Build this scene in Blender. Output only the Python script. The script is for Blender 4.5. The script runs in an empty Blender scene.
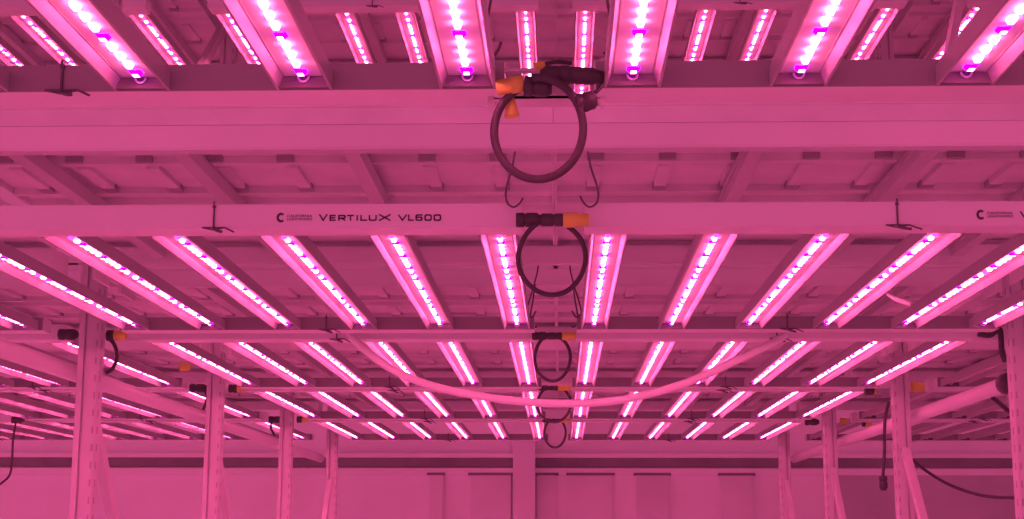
import bpy, bmesh, math, random
from mathutils import Vector, Matrix
random.seed(4)
scene = bpy.context.scene
COL = scene.collection
ZC = 1.60                       # camera height above the floor
ZF = ZC + 0.585                 # underside of the light fixtures
F_PX, PIT, YAW, ROLL, CX = 1508.19, math.radians(10.57), math.radians(-1.836), math.radians(0.152), 0.0118

# ---------------------------------------------------------------- camera
def cam_axes():
    cp, sp, cy, sy, cr, sr = math.cos(PIT), math.sin(PIT), math.cos(YAW), math.sin(YAW), math.cos(ROLL), math.sin(ROLL)
    f = Vector((sy*cp, cy*cp, sp)); r = Vector((cy, -sy, 0)); u = r.cross(f)
    return cr*r + sr*u, -sr*r + cr*u, f
R_, U_, FW_ = cam_axes()
cam = bpy.data.objects.new('camera', bpy.data.cameras.new('camera'))
COL.objects.link(cam)
m = Matrix((R_, U_, -FW_)).transposed().to_4x4(); m.translation = Vector((CX, 0, ZC))
cam.matrix_world = m
cam.data.sensor_fit = 'HORIZONTAL'; cam.data.sensor_width = 36.0
cam.data.lens = F_PX/1024*36; cam.data.clip_start = 0.02
scene.camera = cam
def P(x, y, Y):                  # world point at depth Y seen at photo position x, y
    d = FW_ + R_*((x-512)/F_PX) + U_*((259.5-y)/F_PX)
    return Vector((CX, 0, ZC)) + d*(Y/d.y)
def PX(x, y, X):                 # the same on a plane of constant X
    d = FW_ + R_*((x-512)/F_PX) + U_*((259.5-y)/F_PX)
    return Vector((CX, 0, ZC)) + d*((X-CX)/d.x)

# ---------------------------------------------------------------- materials
def mat(name, col, rough=0.5, var=0.08, scale=6.0, metal=0.0, bump=0.0, stretch=(1, 1, 1), spec=0.5):
    M = bpy.data.materials.new(name); M.use_nodes = True
    nt = M.node_tree; b = nt.nodes['Principled BSDF']
    tc = nt.nodes.new('ShaderNodeTexCoord'); mp = nt.nodes.new('ShaderNodeMapping'); mp.inputs['Scale'].default_value = stretch
    nz = nt.nodes.new('ShaderNodeTexNoise'); nz.inputs['Scale'].default_value = scale; nz.inputs['Detail'].default_value = 4
    cr = nt.nodes.new('ShaderNodeValToRGB')
    cr.color_ramp.elements[0].position = 0.3; cr.color_ramp.elements[1].position = 0.7
    cr.color_ramp.elements[0].color = tuple(c*(1-var) for c in col)+(1,)
    cr.color_ramp.elements[1].color = tuple(min(1, c*(1+var)) for c in col)+(1,)
    nt.links.new(tc.outputs['Object'], mp.inputs[0]); nt.links.new(mp.outputs[0], nz.inputs['Vector'])
    nt.links.new(nz.outputs['Fac'], cr.inputs[0]); nt.links.new(cr.outputs[0], b.inputs['Base Color'])
    b.inputs['Roughness'].default_value = rough; b.inputs['Metallic'].default_value = metal
    b.inputs['Specular IOR Level'].default_value = spec
    if bump:
        bp = nt.nodes.new('ShaderNodeBump'); bp.inputs['Strength'].default_value = bump
        nt.links.new(nz.outputs['Fac'], bp.inputs['Height']); nt.links.new(bp.outputs[0], b.inputs['Normal'])
    return M
def emit(name, col, s):
    M = bpy.data.materials.new(name); M.use_nodes = True
    nt = M.node_tree; nt.nodes.remove(nt.nodes['Principled BSDF'])
    e = nt.nodes.new('ShaderNodeEmission'); e.inputs[0].default_value = col+(1,); e.inputs[1].default_value = s
    nt.links.new(e.outputs[0], nt.nodes['Material Output'].inputs[0])
    return M
RAIL = mat('white_painted_aluminium', (.80, .80, .80), .30, .04, 3)
RAIL2 = mat('shaded_rail_face', (.33, .33, .33), .45, .06, 3)  # rail colour darkened to give the rear rail's inner face its shade
BAR = mat('satin_white_channel', (.42, .42, .42), .42, .03, 4)
BOARD = mat('white_led_board', (.80, .80, .80), .5, .03, 4)
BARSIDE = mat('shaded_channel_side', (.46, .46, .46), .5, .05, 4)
CAP = mat('dark_end_cap', (.16, .15, .15), .6, .1)
POST = mat('white_post_coat', (.62, .62, .62), .5, .06, 2.5)
STEEL = mat('white_powder_coat', (.88, .88, .88), .45, .06, 2.5, bump=.03)
JOIST = mat('galvanised_joist', (.72, .72, .72), .45, .08, 3)
TRAY = mat('white_plastic_tray', (.88, .88, .88), .5, .1, 5)
TRAYD = mat('grey_tray_foot', (.45, .45, .45), .6, .1)
BLACK = mat('black_rubber', (.07, .07, .07), .55, .15, 30)
ORANGE = mat('orange_plastic', (.74, .74, .12), .5, .06, 30)
SLOT = mat('shaded_slot', (.42, .42, .42), .8)
WIRE = mat('dark_wire', (.14, .14, .14), .4, .1, 30)
HOSE = mat('white_hose', (.88, .88, .88), .5, .04, 8)
PIPE = mat('white_pipe', (.74, .74, .74), .4, .04, 4)
INK = mat('black_print', (.08, .08, .08), .6)
CLEAR = mat('pale_bracket', (.66, .66, .66), .35, .1, 20)
LED_W = emit('led_white', (1, .095, .28), 56)
LED_B = emit('led_violet', (.8, 0.0, 1), 5)
LED_R = emit('led_red', (1, .02, .30), 8)
LED_OFF = mat('led_unlit', (.75, .6, .45), .3)

# ---------------------------------------------------------------- mesh helpers
def box(bm, x0, x1, y0, y1, z0, z1, mi=0):
    v = [bm.verts.new((x, y, z)) for x in (x0, x1) for y in (y0, y1) for z in (z0, z1)]
    fs = []
    for q in ((0, 1, 3, 2), (4, 6, 7, 5), (0, 4, 5, 1), (2, 3, 7, 6), (0, 2, 6, 4), (1, 5, 7, 3)):
        f = bm.faces.new([v[i] for i in q]); f.material_index = mi; fs.append(f)
    return fs
def tube(bm, pts, r, n=8, mi=0, closed=False, radii=None):
    pts = [Vector(p) for p in pts]; N = len(pts); rings = []
    prev = None
    for i, p in enumerate(pts):
        a = pts[(i-1) % N] if (closed or i > 0) else p
        b = pts[(i+1) % N] if (closed or i < N-1) else p
        t = (b-a).normalized()
        if prev is None:
            ref = Vector((0, 0, 1)) if abs(t.z) < .9 else Vector((0, 1, 0))
            nrm = (ref - t*ref.dot(t)).normalized()
        else:
            nrm = (prev - t*prev.dot(t)).normalized()
        prev = nrm; bi = t.cross(nrm)
        rr = radii[i] if radii else r
        rings.append([bm.verts.new(p + (nrm*math.cos(2*math.pi*k/n) + bi*math.sin(2*math.pi*k/n))*rr) for k in range(n)])
    for i in range(N if closed else N-1):
        A, B = rings[i], rings[(i+1) % N]
        for k in range(n):
            f = bm.faces.new((A[k], A[(k+1) % n], B[(k+1) % n], B[k])); f.smooth = True; f.material_index = mi
    if not closed:
        bm.faces.new(rings[0][::-1]).material_index = mi; bm.faces.new(rings[-1]).material_index = mi
def spline(pts, k=6):
    pts = [Vector(p) for p in pts]; out = []
    for i in range(len(pts)-1):
        p0 = pts[max(i-1, 0)]; p1 = pts[i]; p2 = pts[i+1]; p3 = pts[min(i+2, len(pts)-1)]
        for j in range(k):
            t = j/k
            out.append(.5*((2*p1)+(p2-p0)*t+(2*p0-5*p1+4*p2-p3)*t*t+(3*p1-p0-3*p2+p3)*t**3))
    return out+[pts[-1]]
def prism(bm, prof, y0, y1, mis=None):          # profile in x, z swept along y
    A = [bm.verts.new((x, y0, z)) for x, z in prof]; B = [bm.verts.new((x, y1, z)) for x, z in prof]
    n = len(prof)
    for i in range(n):
        f = bm.faces.new((A[i], A[(i+1) % n], B[(i+1) % n], B[i]))
        if mis: f.material_index = mis[i]
    for q in (A[::-1], B):
        bm.faces.new(q)
def bev(bm, w, seg=2):
    bmesh.ops.bevel(bm, geom=bm.edges[:], offset=w, segments=seg, affect='EDGES', clamp_overlap=True)
def mesh_obj(name, bm, mats, parent=None, loc=None):
    bmesh.ops.recalc_face_normals(bm, faces=bm.faces[:])
    me = bpy.data.meshes.new(name); bm.to_mesh(me); bm.free()
    for M in (mats if isinstance(mats, (list, tuple)) else [mats]): me.materials.append(M)
    o = bpy.data.objects.new(name, me); COL.objects.link(o)
    if parent: o.parent = parent
    if loc is not None: o.location = loc
    return o
def tag(o, label, cat, group=None):
    assert 4 <= len(label.split()) <= 16, label
    o['label'] = label; o['category'] = cat
    if group: o['group'] = group
    return o
def empty(name, loc=(0, 0, 0)):
    o = bpy.data.objects.new(name, None); COL.objects.link(o); o.location = loc; o.empty_display_size = .1
    return o
def struct(name, bm, M):
    o = mesh_obj(name, bm, M); o['kind'] = 'structure'; return o
def copy_tree(o, parent=None):
    c = o.copy(); COL.objects.link(c)
    if parent: c.parent = parent
    for ch in list(o.children): copy_tree(ch, c)
    return c
def text_mesh(s, bx, by):                      # bx=(x0,x1), by=(z0,z1): glyph outline fitted into a box, in the x-z plane
    cu = bpy.data.curves.new('glyphs', 'FONT'); cu.body = s; cu.extrude = 0
    cu.offset = .012
    t = bpy.data.objects.new('glyphs', cu); COL.objects.link(t)
    bpy.context.view_layer.update()
    me = bpy.data.meshes.new_from_object(t.evaluated_get(bpy.context.evaluated_depsgraph_get()))
    bpy.data.objects.remove(t); bpy.data.curves.remove(cu)
    xs = [v.co.x for v in me.vertices]; ys = [v.co.y for v in me.vertices]
    vs = [((v.co.x-min(xs))/(max(xs)-min(xs))*(bx[1]-bx[0])+bx[0], (v.co.y-min(ys))/(max(ys)-min(ys))*(by[1]-by[0])+by[0]) for v in me.vertices]
    fs = [tuple(p.vertices) for p in me.polygons]; bpy.data.meshes.remove(me)
    return vs, fs

# ---------------------------------------------------------------- room
WY = 11.5
bm = bmesh.new(); box(bm, -9, 9, -3, WY, -.1, 0)
struct('floor', bm, mat('pale_concrete', (.90, .90, .90), .6, .06, 1.5, bump=.05))
bm = bmesh.new(); box(bm, -9, 9, WY, WY+.15, 0, ZC+2.9)
wallm = mat('painted_block_wall', (.93, .93, .93), .6, .05, 1.2, bump=.05)
struct('wall_back', bm, wallm)
bm = bmesh.new(); box(bm, -9, 9, -3, WY+.15, ZC+2.9, ZC+3.0)
struct('ceiling', bm, mat('ceiling_panel', (.5, .5, .5), .7, .1, 1))
# dark groove strip, pale ledge, column and panel heads on the back wall
zt, zb = P(525, 458, WY).z, P(525, 467, WY).z
GRV = mat('dark_wall_strip', (.26, .26, .26), .7, .15, 4)
bm = bmesh.new(); box(bm, -9, 9, WY-.03, WY, zb, zt); struct('trim_1', bm, GRV)
bm = bmesh.new(); box(bm, -9, 9, WY-.07, WY, zt, zt+.03); box(bm, -9, 9, WY-.05, WY, zb-.06, zb-.012); struct('trim_2', bm, wallm)
bm = bmesh.new(); box(bm, P(513, 480, WY-.2).x, P(535, 480, WY-.2).x, WY-.2, WY-.05, 0, ZC+2.9); struct('trim_3', bm, mat('painted_column', (.86, .86, .86), .5, .05, 2))
PANEL = mat('grey_wall_panel', (.82, .82, .82), .6, .08, 2)
for n, (a, b) in enumerate(((471, 511), (537, 556), (569, 612), (636, 668), (720, 752), (430, 443)), 4):
    bm = bmesh.new(); x0, x1 = P(a, 480, WY).x, P(b, 480, WY).x
    box(bm, x0, x1, WY-.035, WY, .3, P(525, 475, WY).z)
    box(bm, x0-.02, x1+.02, WY-.055, WY, P(525, 475.5, WY).z, P(525, 473, WY).z, 1)
    struct('trim_%d' % n, bm, [PANEL, GRV])

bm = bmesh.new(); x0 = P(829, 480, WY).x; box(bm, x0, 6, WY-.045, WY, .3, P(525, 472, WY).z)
struct('trim_10', bm, mat('wall_shade_panel', (.58, .58, .58), .6, .1, 2))  # added panel, dimness of the right wall put into its colour
# ---------------------------------------------------------------- grow light fixture (origin: centre of the front rail's front face, on its underside)
PITCH, NB, HALF = .216, 6, .588
prof = [(-.037, 0), (-.0335, 0), (-.027, .016), (.027, .016), (.0335, 0), (.037, 0), (.037, .027), (-.037, .027)]
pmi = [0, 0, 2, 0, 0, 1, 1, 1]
def bar_mesh():
    bm = bmesh.new(); prism(bm, prof, .084, 1.404, pmi)
    # crease lines where the board meets the channel sides
    for s in (-1, 1):
        box(bm, s*.0262-.0012, s*.0262+.0012, .09, 1.398, .0148, .0165, 1)
    return bm
def led_bm(lit=True):
    bm = bmesh.new(); N = 36
    for i in range(N):
        y = .116 + i*(1.372-.116)/(N-1)
        mi = 1 if i % 4 == 3 else (2 if i % 6 == 1 else 0)
        w = .0085 if mi == 1 else .0047; l = .0075 if mi == 1 else .0088; h = .0055
        b = [bm.verts.new((sx*w, y+sy*l, .0158)) for sx, sy in ((-1, -1), (1, -1), (1, 1), (-1, 1))]
        k_ = .45 if mi == 1 else .7
        t = [bm.verts.new((sx*w*k_, y+sy*l*.8, .0158-h)) for sx, sy in ((-1, -1), (1, -1), (1, 1), (-1, 1))]
        for k in range(4):
            bm.faces.new((b[k], b[(k+1) % 4], t[(k+1) % 4], t[k])).material_index = mi
        bm.faces.new(t).material_index = 2 if mi == 2 else 0
    return bm
def cap_bm():
    bm = bmesh.new()
    box(bm, -.0325, .0325, 1.396, 1.4035, .0005, .0155)
    pts = [(.007*math.cos(a), 1.394,   .0145+.007*math.sin(a)) for a in [math.pi+math.pi*k/8 for k in range(9)]]
    tube(bm, pts, .0016, 6, 1)
    return bm
def clip_bm(y, s, h=1.0):
    bm = bmesh.new(); r = .0018
    tube(bm, [(0, y, .062*h), (0, y+s*.004, .054*h), (0, y, .046*h), (0, y-.0, .0)], r, 6)
    tube(bm, [(-.022, y, .001), (.022, y, .001), (.042, y+s*.012, -.010)], r*.9, 6)
    tube(bm, [(-.022, y, .001), (0, y-s*.004, -.003), (.022, y, .001)], r*.8, 6)
    tube(bm, [(0, y, -.002), (.008, y+s*.006, -.006), (.020, y+s*.02, -.011)], .0028, 6)
    bm2 = bm
    bmesh.ops.create_icosphere(bm2, subdivisions=1, radius=.004, matrix=Matrix.Translation((0, y, .05*h)))
    return bm
def make_fixture():
    t = empty('grow_light')
    bm = bmesh.new(); box(bm, -HALF, HALF, 0, .075, 0, .047); bev(bm, .002)
    mesh_obj('front_rail', bm, RAIL, t)
    bm = bmesh.new(); box(bm, -HALF, HALF, 1.405, 1.408, 0, .036, 1); box(bm, -HALF, HALF, 1.408, 1.478, 0, .036, 0)
    mesh_obj('rear_rail', bm, [RAIL, RAIL2], t)
    b0 = mesh_obj('light_bar', bar_mesh(), [BAR, BARSIDE, BOARD], t)
    mesh_obj('led_strip', led_bm(), [LED_W, LED_B, LED_R], b0)
    mesh_obj('end_cap', cap_bm(), [CAP, RAIL], b0)
    b0.location.x = -2.5*PITCH
    for k in range(1, NB):
        c = copy_tree(b0, t); c.location.x = (k-2.5)*PITCH
    mesh_obj('hanger_clip', clip_bm(-.002, -1, .84), WIRE, t)
    mesh_obj('hanger_clip', clip_bm(1.403, -1, .68), WIRE, t)
    return t
proto = make_fixture()
BAYP, FOFF = 2.694, .648
ROWS = [.502, 2.80, 4.41, 5.95, 7.53]
UPZ, UPY = ZF+1.275, 5.065
rown = ['nearest row', 'second row', 'third row', 'fourth row', 'farthest row']
jobs = []
for r in range(5):
    for s in (-1, 1):
        jobs.append((s*FOFF, ROWS[r], ZF, True, 'white six-bar LED grow light, %s, %s of centre gap%s' % (rown[r], 'left' if s < 0 else 'right', ', lettered front rail' if r == 1 else '')))
for r in (1, 2, 3, 4):
    jobs.append((-BAYP+FOFF, ROWS[r], ZF, True, 'dim white LED grow light beyond the left posts, %s' % rown[r]))
jobs.append((-BAYP-FOFF, ROWS[4], ZF, True, 'dim white LED grow light at far left edge, farthest row'))
for r in (2, 3, 4):
    jobs.append((BAYP-FOFF, ROWS[r], ZF, False, 'unlit grey grow light beyond the right posts, %s' % rown[r]))
for s in (-1, 1):
    jobs.append((s*FOFF, UPY, UPZ, True, 'small upper tier LED grow light seen over nearest row, %s of centre' % ('left' if s < 0 else 'right')))
    jobs.append((s*(BAYP-FOFF), UPY, UPZ, True, 'small upper tier LED grow light at top %s corner of view' % ('left' if s < 0 else 'right')))
off_me = None
lettered = []
for i, (x, y, z, lit, lab) in enumerate(jobs):
    o = proto if i == 0 else copy_tree(proto)
    o.location = (x, y, z)
    tag(o, lab, 'grow light', 'LED grow lights hung under the shelves')
    if not lit:
        for b in o.children:
            for c in b.children:
                if c.name.startswith('led_strip'):
                    if off_me is None:
                        off_me = c.data.copy(); off_me.materials.clear()
                        for _ in range(3): off_me.materials.append(LED_OFF)
                    c.data = off_me
    if y == ROWS[1] and abs(x) < 1: lettered.append(o)
# printing on the front rails of the second row
def crop(x): return x/5.69+270
def cropy(y): return y/5.69+200
YL = ROWS[1]-.0008
GL = {'V': [[(0, 1), (.5, 0), (1, 1)]], 'E': [[(1, 1), (0, 1), (0, 0), (1, 0)], [(0, .5), (.9, .5)]],
      'R': [[(0, 0), (0, 1), (.85, 1), (1, .85), (1, .6), (.85, .42), (0, .42)], [(.45, .42), (1, 0)]],
      'T': [[(0, 1), (1, 1)], [(.5, 1), (.5, 0)]], 'I': [[(.5, 1), (.5, 0)]], 'L': [[(0, 1), (0, 0), (1, 0)]],
      'U': [[(0, 1), (0, .2), (.15, 0), (.85, 0), (1, .2), (1, 1)]], 'X': [[(0, 1), (1, 0)], [(0, 0), (1, 1)]],
      '6': [[(1, 1), (.15, 1), (0, .82), (0, .18), (.15, 0), (.85, 0), (1, .18), (1, .42), (.85, .57), (0, .57)]],
      '0': [[(.5, 1), (.15, 1), (0, .82), (0, .18), (.15, 0), (.85, 0), (1, .18), (1, .82), (.85, 1), (.5, 1)]]}
def stroke_glyph(bm, ch, x0, x1, z0, z1, w, y):
    h = w/2
    for line in GL[ch]:
        q = [Vector((x0+h+(x1-x0-w)*u, 0, z0+h+(z1-z0-w)*v)) if ch != 'I' else Vector(((x0+x1)/2, 0, z0+h+(z1-z0-w)*v)) for u, v in line]
        for a, b in zip(q, q[1:]):
            d = (b-a).normalized(); n = Vector((-d.z, 0, d.x))*h; a2, b2 = a-d*h*.7, b+d*h*.7
            bm.faces.new([bm.verts.new((p.x, y, p.z)) for p in (a2+n, b2+n, b2-n, a2-n)])
def lettering(fx):
    ox = Vector((-FOFF, ROWS[1], ZF))
    if fx.location.x > 0: ox.x -= .0275
    rail = [c for c in fx.children if c.name.startswith('front_rail')][0]
    px = P(400, 217, YL).x - P(399, 217, YL).x
    bm = bmesh.new()
    for ch, x0, x1, y0, y1 in [('V', 277, 328, 79, 120), ('E', 338, 376, 84, 119), ('R', 387, 431, 84, 119), ('T', 436, 480, 84, 119), ('I', 490, 502, 84, 119), ('L', 513, 554, 84, 119),
                               ('U', 561, 608, 84, 119), ('X', 618, 688, 79, 120), ('V', 727, 780, 81, 119), ('L', 785, 820, 81, 119), ('6', 827, 869, 81, 119), ('0', 878, 921, 81, 119), ('0', 930, 974, 81, 119)]:
        a = P(crop(x0), cropy(y1), YL)-ox; b = P(crop(x1), cropy(y0), YL)-ox
        stroke_glyph(bm, ch, a.x, b.x, a.z, b.z, px*1.5, -.0008)
    mesh_obj('rail_lettering', bm, INK, rail)
    bm = bmesh.new()
    for t_, y0, y1 in (('CALIFORNIA', 83, 98), ('LIGHTWORKS', 101, 116)):
        a = P(crop(97), cropy(y1), YL); b = P(crop(240), cropy(y0), YL)
        vs, fs = text_mesh(t_, (a.x, b.x), (a.z, b.z))
        V = [bm.verts.new((vx-ox.x, -.0008, vz-ox.z)) for vx, vz in vs]
        for f in fs:
            try: bm.faces.new([V[k] for k in f])
            except ValueError: pass
    a = P(crop(37), cropy(128), YL); b = P(crop(82), cropy(72), YL); c = (a+b)/2
    rx, rz = (b.x-a.x)*.58, (b.z-a.z)/2; c.x += (b.x-a.x)*.06
    prev = None
    for k in range(25):
        t = math.radians(48+(312-48)*k/24)
        o_ = bm.verts.new((c.x+rx*math.cos(t)-ox.x, -.0008, c.z+rz*math.sin(t)-ox.z))
        i_ = bm.verts.new((c.x+rx*.08+rx*.52*math.cos(t)-ox.x, -.0008, c.z+rz*.52*math.sin(t)-ox.z))
        if prev: bm.faces.new((prev[0], o_, i_, prev[1]))
        prev = (o_, i_)
    mesh_obj('maker_mark', bm, INK, rail)
for fx in lettered: lettering(fx)

# ---------------------------------------------------------------- racks: upright frames, shelves, trays
DEP = 1.345
def post_bm(y, side):                # side: +1 when the wide flange faces right
    bm = bmesh.new(); H = ZC+2.25
    # two-flange slotted profile: narrow flange, deep groove, wide flange
    pr = [(-.033, -.021), (-.016, -.024), (-.015, -.015), (-.009, -.015), (-.008, -.024), (.027, -.024), (.030, -.021), (.030, .024), (-.033, .024)]
    pr = [(x*side, yy) for x, yy in pr]; n = len(pr)
    A = [bm.verts.new((x, y+yy, 0)) for x, yy in pr]; B = [bm.verts.new((x, y+yy, H)) for x, yy in pr]
    for i in range(n): bm.faces.new((A[i], A[(i+1) % n], B[(i+1) % n], B[i]))
    bm.faces.new(A); bm.faces.new(B)
    z = .15
    while z < H-.1:
        box(bm, side*.0215-.0024, side*.0215+.0024, y-.0250, y-.024, z, z+.020, 1)
        box(bm, side*.0302-.001, side*.0302+.001, y-.010, y-.003, z, z+.020, 1)
        z += .05
    box(bm, -.06, .06, y-.055, y+.055, 0, .008)
    return bm
def flatbar(bm, a, b, wy, wx):
    a, b = Vector(a), Vector(b); t = (b-a).normalized(); n = Vector((1, 0, 0)); m_ = t.cross(n)
    V = []
    for p in (a, b):
        V.append([bm.verts.new(p+n*sx*wx+m_*sy*wy) for sx, sy in ((-1, -1), (1, -1), (1, 1), (-1, 1))])
    for k in range(4): bm.faces.new((V[0][k], V[0][(k+1) % 4], V[1][(k+1) % 4], V[1][k]))
    bm.faces.new(V[0][::-1]); bm.faces.new(V[1])
def make_frame(rise, side, y1, last=False):   # rise: +1 brace climbs toward the back, -1 toward the camera
    t = empty('upright_frame')
    mesh_obj('post', post_bm(0, side), [POST, SLOT], t)
    if last: mesh_obj('post', post_bm(y1, side), [POST, SLOT], t)
    for z in (.30, ZC+1.1, ZC+2.1):
        bm = bmesh.new(); box(bm, -.014, .014, .036, y1-.040, z-.02, z+.02); mesh_obj('cross_brace', bm, STEEL, t)
    zlo, zhi = .34, ZC+.34
    a, b = (.052, y1-.055) if rise > 0 else (y1-.055, .052)
    bm = bmesh.new(); flatbar(bm, (0, a, zlo), (0, b, zhi), .019, .013); mesh_obj('diagonal_brace', bm, POST, t)
    bm = bmesh.new(); flatbar(bm, (0, b, ZC+.86), (0, a, ZC+2.05), .019, .013); mesh_obj('diagonal_brace', bm, POST, t)
    return t
PXX = BAYP/2
JY = [2.72, 4.33, 5.87, 7.43, 8.95]
for r in range(4):
    for s in (-1, 1):
        o = make_frame(1 if (s > 0 or r == 3) else -1, -s, JY[r+1]-JY[r], r == 3)
        o.location = (s*1.330-(.022 if s < 0 and r == 1 else .006), JY[r], 0)
        tag(o, 'white slotted steel post, %s side, %s' % ('left' if s < 0 else 'right', ['beside the nearest lettered rail', 'nearest of those in view, with diagonal brace', 'second nearest in view, with diagonal brace', 'third nearest in view, braced to the farthest post'][r]), 'rack frame', 'rack upright frames')

BH0, BH1 = .170, .220               # beam height range above the fixture underside
def make_shelf():
    t = empty('rack_shelf'); L = PXX-.062
    for nm, y0, y1 in (('front_beam', .055, .095), ('rear_beam', 1.30, 1.34)):
        bm = bmesh.new(); box(bm, -L, L, y0, y1, BH0, BH1); bev(bm, .003)
        for s in (-1, 1): box(bm, s*L-.004, s*L+.004, *((y0-.115, y1) if nm[0] == 'f' else (y0, y1+.10)), BH0-.04, BH1)
        mesh_obj(nm, bm, STEEL, t)
    for x in (-1.10, -.76, -.41, .41, .76, 1.10):
        bm = bmesh.new(); box(bm, x-.016, x+.016, .096, 1.299, BH1-.034, BH1-.002); box(bm, x-.021, x-.016, .096, 1.299, BH1-.012, BH1-.002)
        mesh_obj('joist', bm, JOIST, t)
    return t
def make_tray():
    bm = bmesh.new(); hx, y0, y1, z0 = .644, .057, 1.335, BH1+.0005
    box(bm, -hx, hx, y0, y1, z0+.016, z0+.022)
    for a, b, c, d in ((-hx, hx, y0, y0+.006), (-hx, hx, y1-.006, y1), (-hx, -hx+.006, y0, y1), (hx-.006, hx, y0, y1)): box(bm, a, b, c, d, z0, z0+.046)
    box(bm, -hx, hx, y0-.004, y0, z0+.034, z0+.046)
    box(bm, -hx+.006, hx-.006, y0+.10, y0+.12, z0, z0+.016); box(bm, -hx+.006, hx-.006, y0+.21, y0+.25, z0+.006, z0+.016)
    y = .365
    while y < y1-.31:
        box(bm, -hx+.006, hx-.006, y, y+.022, z0, z0+.016)
        box(bm, -hx+.006, hx-.006, y+.285, y+.310, z0, z0+.016)
        x = -hx+.09
        while x < hx-.05:
            box(bm, x-.014, x+.014, y+.06, y+.25, z0+.004, z0+.016)
            if y < .5: box(bm, x-.018, x+.018, y-.012, y, z0+.002, z0+.016, 1)
            box(bm, x-.016, x+.016, y+.25, y+.28, z0+.003, z0+.016, 1)
            x += .154
        y += .40
    return mesh_obj('grow_tray', bm, [TRAY, TRAYD])
shelf0, tray0 = make_shelf(), make_tray()
bayn = {-1: 'in left bay', 0: 'in centre bay', 1: 'in right bay'}
first = True
places = [(b, ROWS[r], ZF, rown[r]) for r in (1, 2, 3, 4) for b in (-1, 0, 1)] + [(b, UPY, UPZ, 'upper tier') for b in (-1, 0, 1)]
for b, y, z, rn in places:
    o = shelf0 if first else copy_tree(shelf0)
    o.location = (b*BAYP, y, z)
    tag(o, 'white steel shelf of beams and joists above grow lights, %s, %s' % (rn, bayn[b]), 'shelf', 'rack shelves')
    for s in (-1, 1):
        t = tray0 if first else copy_tree(tray0)
        first = False
        t.location = (b*BAYP+s*.6445, y, z)
        tag(t, 'white ribbed plastic tray on shelf, %s, %s, %s half' % (rn, bayn[b], 'left' if s < 0 else 'right'), 'tray', 'grow trays on the shelves')

# ---------------------------------------------------------------- pipes along the posts
for s in (-1, 1):
    X = 1.405 if s > 0 else -1.43; ya = 2.6 if s < 0 else 4.74
    t = empty('hanging_pipe', (X, ya, ZC+.486))
    bm = bmesh.new(); tube(bm, [(0, 0, 0), (0, 9.1-ya, 0)], .025, 14); mesh_obj('pipe', bm, PIPE, t)
    if s > 0:
        bm = bmesh.new(); tube(bm, [(0, -.05, 0), (0, -.045, 0), (0, .012, 0), (0, .016, 0)], .03, 14, radii=[.022, .033, .033, .027]); mesh_obj('end_coupling', bm, BLACK, t)
    tag(t, 'white round pipe running back behind the %s posts%s' % ('left' if s < 0 else 'right', ', black end coupling' if s > 0 else ''), 'pipe', 'pipes along the posts')

# ---------------------------------------------------------------- cable connectors with hanging loops
def plug(bm, a, b, r, mi=0):       # moulded plug body between two points, with collar and strain relief
    a, b = Vector(a), Vector(b)
    ts = [0, .03, .30, .33, .38, .41, .80, .88, 1]; rs = [.9, 1, 1, .86, .86, 1.0, 1.0, .8, .62]
    tube(bm, [a.lerp(b, t) for t in ts], r, 12, mi, radii=[r*k for k in rs])
def connector(xl, xr, xo, y, Y, h, ring, label, group='cable connectors with hanging loops'):
    """xl..xr black body, xr..xo orange nut, at height y; ring=(cx,cy,rx,ry,thickness px)"""
    c = P((xl+xo)/2, y, Y); s = Y/F_PX
    t = empty('hanging_cable', c)
    bm = bmesh.new(); plug(bm, P(xl, y, Y)-c, P((xl*.45+xr*.55), y, Y)-c, h*.5); plug(bm, P(xr, y, Y)-c, P((xl*.55+xr*.45), y, Y)-c, h*.45)
    mesh_obj('plug', bm, BLACK, t)
    bm = bmesh.new(); a, b = P(xr, y, Y)-c, P(xo, y, Y)-c
    tube(bm, [a.lerp(b, k) for k in (0, .02, .55, .6, .97, 1)], h*.5, 8, radii=[h*.42, h*.52, h*.52, h*.46, h*.44, h*.36])
    mesh_obj('locking_nut', bm, ORANGE, t)
    if ring:
        cx, cy, rx, ry, th = ring
        bm = bmesh.new(); pts = []
        for k in range(49):
            a = math.radians(118+ (422-118)*k/48) if len(ring) == 5 else 0
            wob = 1+.03*math.sin(2*a+.6)
            p = P(cx+rx*math.cos(a)*wob, cy-ry*math.sin(a), Y)-c
            p.y += -.012+.024*k/48
            pts.append(p)
        tube(bm, pts, th*.5*s, 10)
        mesh_obj('cable_loop', bm, BLACK, t)
    return tag(t, label, 'cable', group)
connector(516, 563, 589, 220, 2.765, .028, (552, 258, 33, 37, 5.2), 'black cable loop with orange connector on gap in lettered rail, second row')
connector(532, 562, 576, 336, 4.38, .024, (552.5, 358, 17.5, 23, 3.4), 'black cable loop with orange connector at centre gap, third row')
connector(539, 558, 571, 388, 5.92, .022, (554, 404, 16.5, 18, 2.8), 'black cable loop with orange connector at centre gap, fourth row')
connector(542, 560, 571, 420.5, 7.50, .020, (555, 433, 10.5, 14.5, 2.2), 'thin black cable loop with orange connector at centre gap, farthest row')
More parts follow.
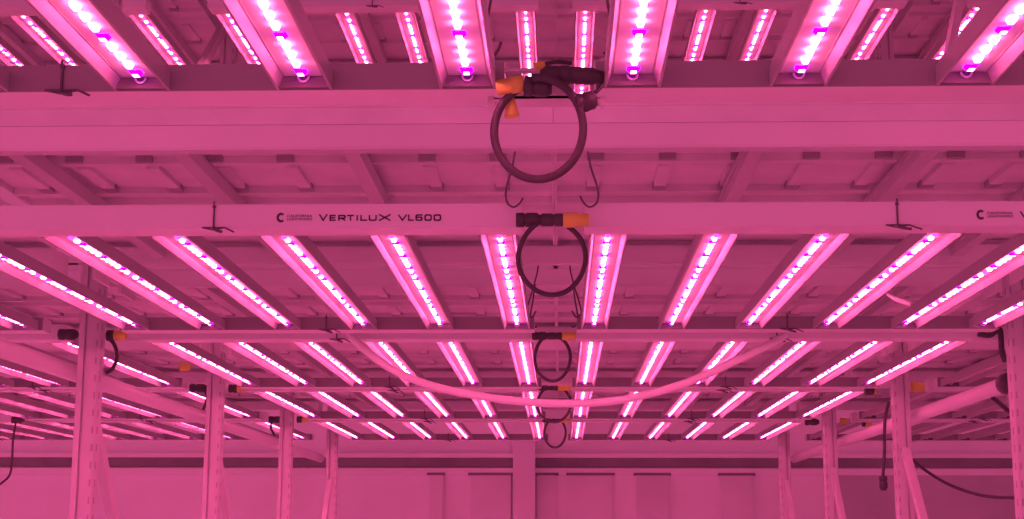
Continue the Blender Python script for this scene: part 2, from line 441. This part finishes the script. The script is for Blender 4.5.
# the big loop at the nearest row
Y1 = 1.885; c = P(545, 82, Y1)
t = empty('hanging_cable', c)
bm = bmesh.new()
pts = []
for k in range(65):
    a = math.radians(98 - 360*k/64*.985)
    p = P(538.5+44.5*math.cos(a), 131+49*math.sin(-a), Y1)-c; p.y += -.02+.03*k/64; pts.append(p)
tube(bm, pts, .0054, 12); mesh_obj('cable_loop', bm, BLACK, t)
bm = bmesh.new(); plug(bm, P(545, 74, Y1)-c, P(604, 77, Y1)-c, .0115); plug(bm, P(570, 75, Y1)-c, P(540, 76, Y1)-c, .013)
plug(bm, P(524, 86, Y1)-c, P(552, 88, Y1)-c, .0135); mesh_obj('plug', bm, BLACK, t)
bm = bmesh.new(); plug(bm, P(576, 104, Y1-.01)-c, P(597, 99, Y1-.01)-c, .0125)
bmesh.ops.create_uvsphere(bm, u_segments=14, v_segments=10, radius=.0118, matrix=Matrix.Translation(P(585, 103, Y1-.01)-c))
tube(bm, [P(590, 98, Y1)-c, P(600, 88, Y1)-c, P(603, 83, Y1)-c], .0028, 8); mesh_obj('dangling_plug', bm, BLACK, t)
bm = bmesh.new()
a, b = P(496, 88, Y1)-c, P(524, 83, Y1)-c
tube(bm, [a.lerp(b, k) for k in (0, .03, .5, .53, .97, 1)], .01, 8, radii=[.008, .0105, .0105, .012, .012, .009])
mesh_obj('locking_nut', bm, ORANGE, t)
bm = bmesh.new()
a, b = P(510, 97, Y1+.02)-c, P(512, 117, Y1+.02)-c
tube(bm, [a.lerp(b, k) for k in (0, .05, .5, .95, 1)], .01, 10, radii=[.005, .006, .008, .0105, .009])
mesh_obj('orange_cap', bm, ORANGE, t)
bm = bmesh.new()
a, b = P(534, 67, Y1+.025)-c, P(545, 64, Y1+.025)-c
tube(bm, [a, a.lerp(b, .1), a.lerp(b, .9), b], .005, 8, radii=[.004, .006, .005, .004]); mesh_obj('orange_cap', bm, ORANGE, t)
bm = bmesh.new(); tube(bm, spline([P(545, 64, Y1+.025)-c, P(556, 62, Y1+.025)-c, P(572, 63, Y1+.025)-c]), .003, 8); mesh_obj('lead', bm, BLACK, t)
tag(t, 'largest black cable loop with orange connectors, hanging from nearest row at top centre', 'cable', 'cable connectors with hanging loops')
# pale joining bracket across the gap behind the big loop
t = empty('joining_bracket', P(547, 98, 1.95)); c = t.location
bm = bmesh.new()
a, b = P(491, 100, 1.95)-c, P(603, 100, 1.95)-c
top = P(547, 68, 1.95).z-c.z
box(bm, a.x, b.x, 0, .04, 0, .003); box(bm, a.x, b.x, .04, .043, 0, top*.35); box(bm, a.x, b.x, .0, .012, top-.004, top)
for x in (a.x, b.x): box(bm, x-.002, x+.002, 0, .043, -.003, top+.006)
box(bm, a.x, b.x, .0, .003, 0, .006)
mesh_obj('channel', bm, CLEAR, t)
for x in (a.x, b.x):
    bm = bmesh.new(); box(bm, x-.004, x+.004, -.006, .0, -.012, top+.012); tube(bm, [(x, -.004, top*.5), (x, -.010, top*.5)], .004, 8); mesh_obj('side_bolt_plate', bm, CLEAR, t)
tag(t, 'pale metal bracket bridging nearest row gap behind biggest cable loop', 'bracket')

# connectors at the post gaps, left and right bays
def side_conn(bl, br, ol, orr, y, Y, lab, drop=None, osize=None):
    c = P((bl+br)/2 if bl else (ol+orr)/2, y, Y); t = empty('hanging_cable', c); s = Y/F_PX
    if bl:
        bm = bmesh.new(); plug(bm, P(bl, y, Y)-c, P(br, y, Y)-c, .0165); mesh_obj('plug', bm, BLACK, t)
    if ol:
        bm = bmesh.new(); a, b = P(ol, y, Y)-c, P(orr, y, Y)-c; h = osize or .015
        tube(bm, [a.lerp(b, k) for k in (0, .03, .55, .6, .97, 1)], h, 8, radii=[h*.8, h, h, h*.9, h*.85, h*.7]); mesh_obj('locking_nut', bm, ORANGE, t)
    if drop:
        bm = bmesh.new(); tube(bm, spline([P(px_, py_, Y)-c for px_, py_ in drop]), .0058, 8); mesh_obj('cable', bm, BLACK, t)
    tag(t, lab, 'cable', 'cable connectors by the posts')
side_conn(59, 78, None, None, 334.5, 4.385, 'black cable plug just left of the nearest left post')
side_conn(107, 115, 114, 126, 335.5, 4.385, 'orange cable connector with curved black cable, right of nearest left post', [(107, 337), (114, 344), (117, 356), (113, 368), (106, 373)])
side_conn(None, None, 180, 190, 367, 5.3, 'small orange connector above pipe between first and second left posts')
side_conn(190, 207, None, None, 388, 5.91, 'black plug with short lead at left of second left post', [(205, 390), (207, 398), (203, 410)])
side_conn(229, 239, 237, 244, 388.5, 5.91, 'black and orange connector right of second left post')
side_conn(269, 283, None, None, 419.5, 7.49, 'black plug with dropped lead left of third left post', [(272, 421), (271, 428), (275, 436)])
side_conn(297, 303, 301, 309, 419.5, 7.49, 'tiny orange connector right of third left post')
side_conn(12, 24, None, None, 420, 7.4, 'black plug with long drooping cable at far left edge', [(16, 421), (13, 440), (12, 460), (9, 476), (-4, 487)])
side_conn(None, None, 911, 924, 387, 5.9, 'largest orange connector on right, beside second right post', None, .020)
side_conn(865, 874, 874, 876, 391, 5.91, 'small black plug with sliver of orange left of second right post')
side_conn(None, None, 840, 848, 421, 7.49, 'small orange connector just right of third right post')
side_conn(862, 866, 864, 872, 423.5, 7.6, 'small orange connector between third and second right posts')
side_conn(805, 819, None, None, 422, 7.48, 'black plug beside LED bars left of third right post')
# loose black cables on the right
def cable(name, pts, r, lab, end=None):
    pts = spline(pts); c = pts[0].copy(); bm = bmesh.new()
    tube(bm, [p-c for p in pts], r, 8)
    t = empty(name, c); mesh_obj('cord', bm, BLACK, t)
    if end:
        bm = bmesh.new(); plug(bm, pts[-1]-c, Vector(pts[-1])-c-Vector((0, 0, end)), .016); mesh_obj('plug', bm, BLACK, t)
    return tag(t, lab, 'cable', 'loose black cables')
cable('hanging_cable', [P(978, 334, 4.38), P(990, 335, 4.38), P(999, 329, 4.38), P(1001, 338, 4.38), P(1002, 352, 4.38), P(1006, 362, 4.38)], .0085, 'thick black cable hooked over fixture corner beside nearest right post')
cable('hanging_cable', [P(889, 402, 5.86), P(885, 420, 5.86), P(884.5, 450, 5.86), P(883, 476, 5.86)], .0062, 'black cable hanging straight down with plug at second right post', .055)
cable('hanging_cable', [P(913, 460, 5.95), P(925, 470, 5.9), P(950, 485, 5.8), P(985, 496, 5.6), P(1030, 498, 5.3)], .0062, 'long black cable sagging low across the right edge')
cable('hanging_cable', [P(988, 394, 5.2), P(998, 402, 5.1), P(1010, 412, 5.0), P(1030, 424, 4.9)], .0075, 'short black cable slanting below the right pipe')

# ---------------------------------------------------------------- pale hose sagging across the third row
pts = spline([P(350, 333, 4.385), P(362, 347, 4.34), P(395, 371, 4.31), P(440, 388, 4.30), P(500, 399, 4.30), P(560, 403.5, 4.30), P(620, 400, 4.30), P(680, 385, 4.31), P(735, 361, 4.32), P(772, 343, 4.35), P(785, 335, 4.385)], 8)
c = pts[0].copy(); bm = bmesh.new(); tube(bm, [p-c for p in pts], .0115, 10)
o = mesh_obj('hanging_hose', bm, HOSE, None, c); tag(o, 'pale hose sagging in a long curve under the third row', 'hose')
pts = spline([P(879, 284, 3.60), P(886, 292, 3.60), P(896, 299, 3.59), P(911, 304, 3.58)])
c = pts[0].copy(); bm = bmesh.new(); tube(bm, [p-c for p in pts], .005, 6, radii=[.003+.005*k/(len(pts)-1) for k in range(len(pts))])
o = mesh_obj('hanging_strap', bm, HOSE, None, c); tag(o, 'short pale strap dangling from an LED bar at right', 'strap')

# ---------------------------------------------------------------- J-shaped wire hooks from the beams
def hook(pts, Y0, Y1_, lab, r=.0021):
    n = len(pts); q = [P(x, y, Y0 if i == 0 else Y1_) for i, (x, y) in enumerate(pts)]
    q = spline(q, 8); c = q[0].copy(); bm = bmesh.new(); tube(bm, [p-c for p in q], r, 6)
    o = mesh_obj('wire_hook', bm, WIRE, None, c); tag(o, lab, 'hook', 'wire hooks at the centre gap')
hook([(515, 152), (512, 168), (506, 190), (507, 202), (513, 207), (519, 204), (523, 198)], 2.845, 2.785, 'J-shaped wire hook left of big loop above lettered rail')
hook([(588, 152), (591, 168), (598, 190), (597, 202), (590, 207), (584, 203), (580, 196)], 2.845, 2.785, 'J-shaped wire hook right of big loop above lettered rail')
hook([(494, -22), (490, 5), (485, 30), (480, 45), (482, 55), (490, 60), (498, 50), (501, 42)], 1.93, 1.93, 'wire hook at left of nearest row gap, top centre')
hook([(604, -22), (608, 5), (612, 25), (617, 40), (618, 50), (610, 58), (604, 52)], 1.93, 1.93, 'wire hook at right of nearest row gap, top centre')
for s, a in ((-1, 'left'), (1, 'right')):
    f = lambda x: 554+s*x
    hook([(f(17), 258), (f(16), 268), (f(20), 285), (f(26), 305), (f(27), 314), (f(22), 317), (f(18), 311)], 4.17, 4.2, 'thin wire hook inside second row gap, %s of hanging loop' % a, .0025)
    hook([(f(19), 284), (f(21), 300), (f(24), 318), (f(22), 326), (f(17), 327)], 4.47, 4.40, 'short wire hook at third row gap, %s side' % a, .0025)

# ---------------------------------------------------------------- light
w = bpy.data.worlds.new('pink_room'); scene.world = w; w.use_nodes = True
bg = w.node_tree.nodes['Background']; bg.inputs[0].default_value = (1, .125, .39, 1)
nt = w.node_tree; tc = nt.nodes.new('ShaderNodeTexCoord'); sx = nt.nodes.new('ShaderNodeSeparateXYZ'); mr = nt.nodes.new('ShaderNodeMapRange')
mr.inputs['From Min'].default_value = -.9; mr.inputs['From Max'].default_value = .9; mr.inputs['To Min'].default_value = 1.45; mr.inputs['To Max'].default_value = .62
nt.links.new(tc.outputs['Generated'], sx.inputs[0]); nt.links.new(sx.outputs['X'], mr.inputs['Value']); nt.links.new(mr.outputs[0], bg.inputs[1])
scene.view_settings.view_transform = 'Standard'
scene.view_settings.look = 'None'; scene.view_settings.exposure = 0; scene.view_settings.gamma = 1
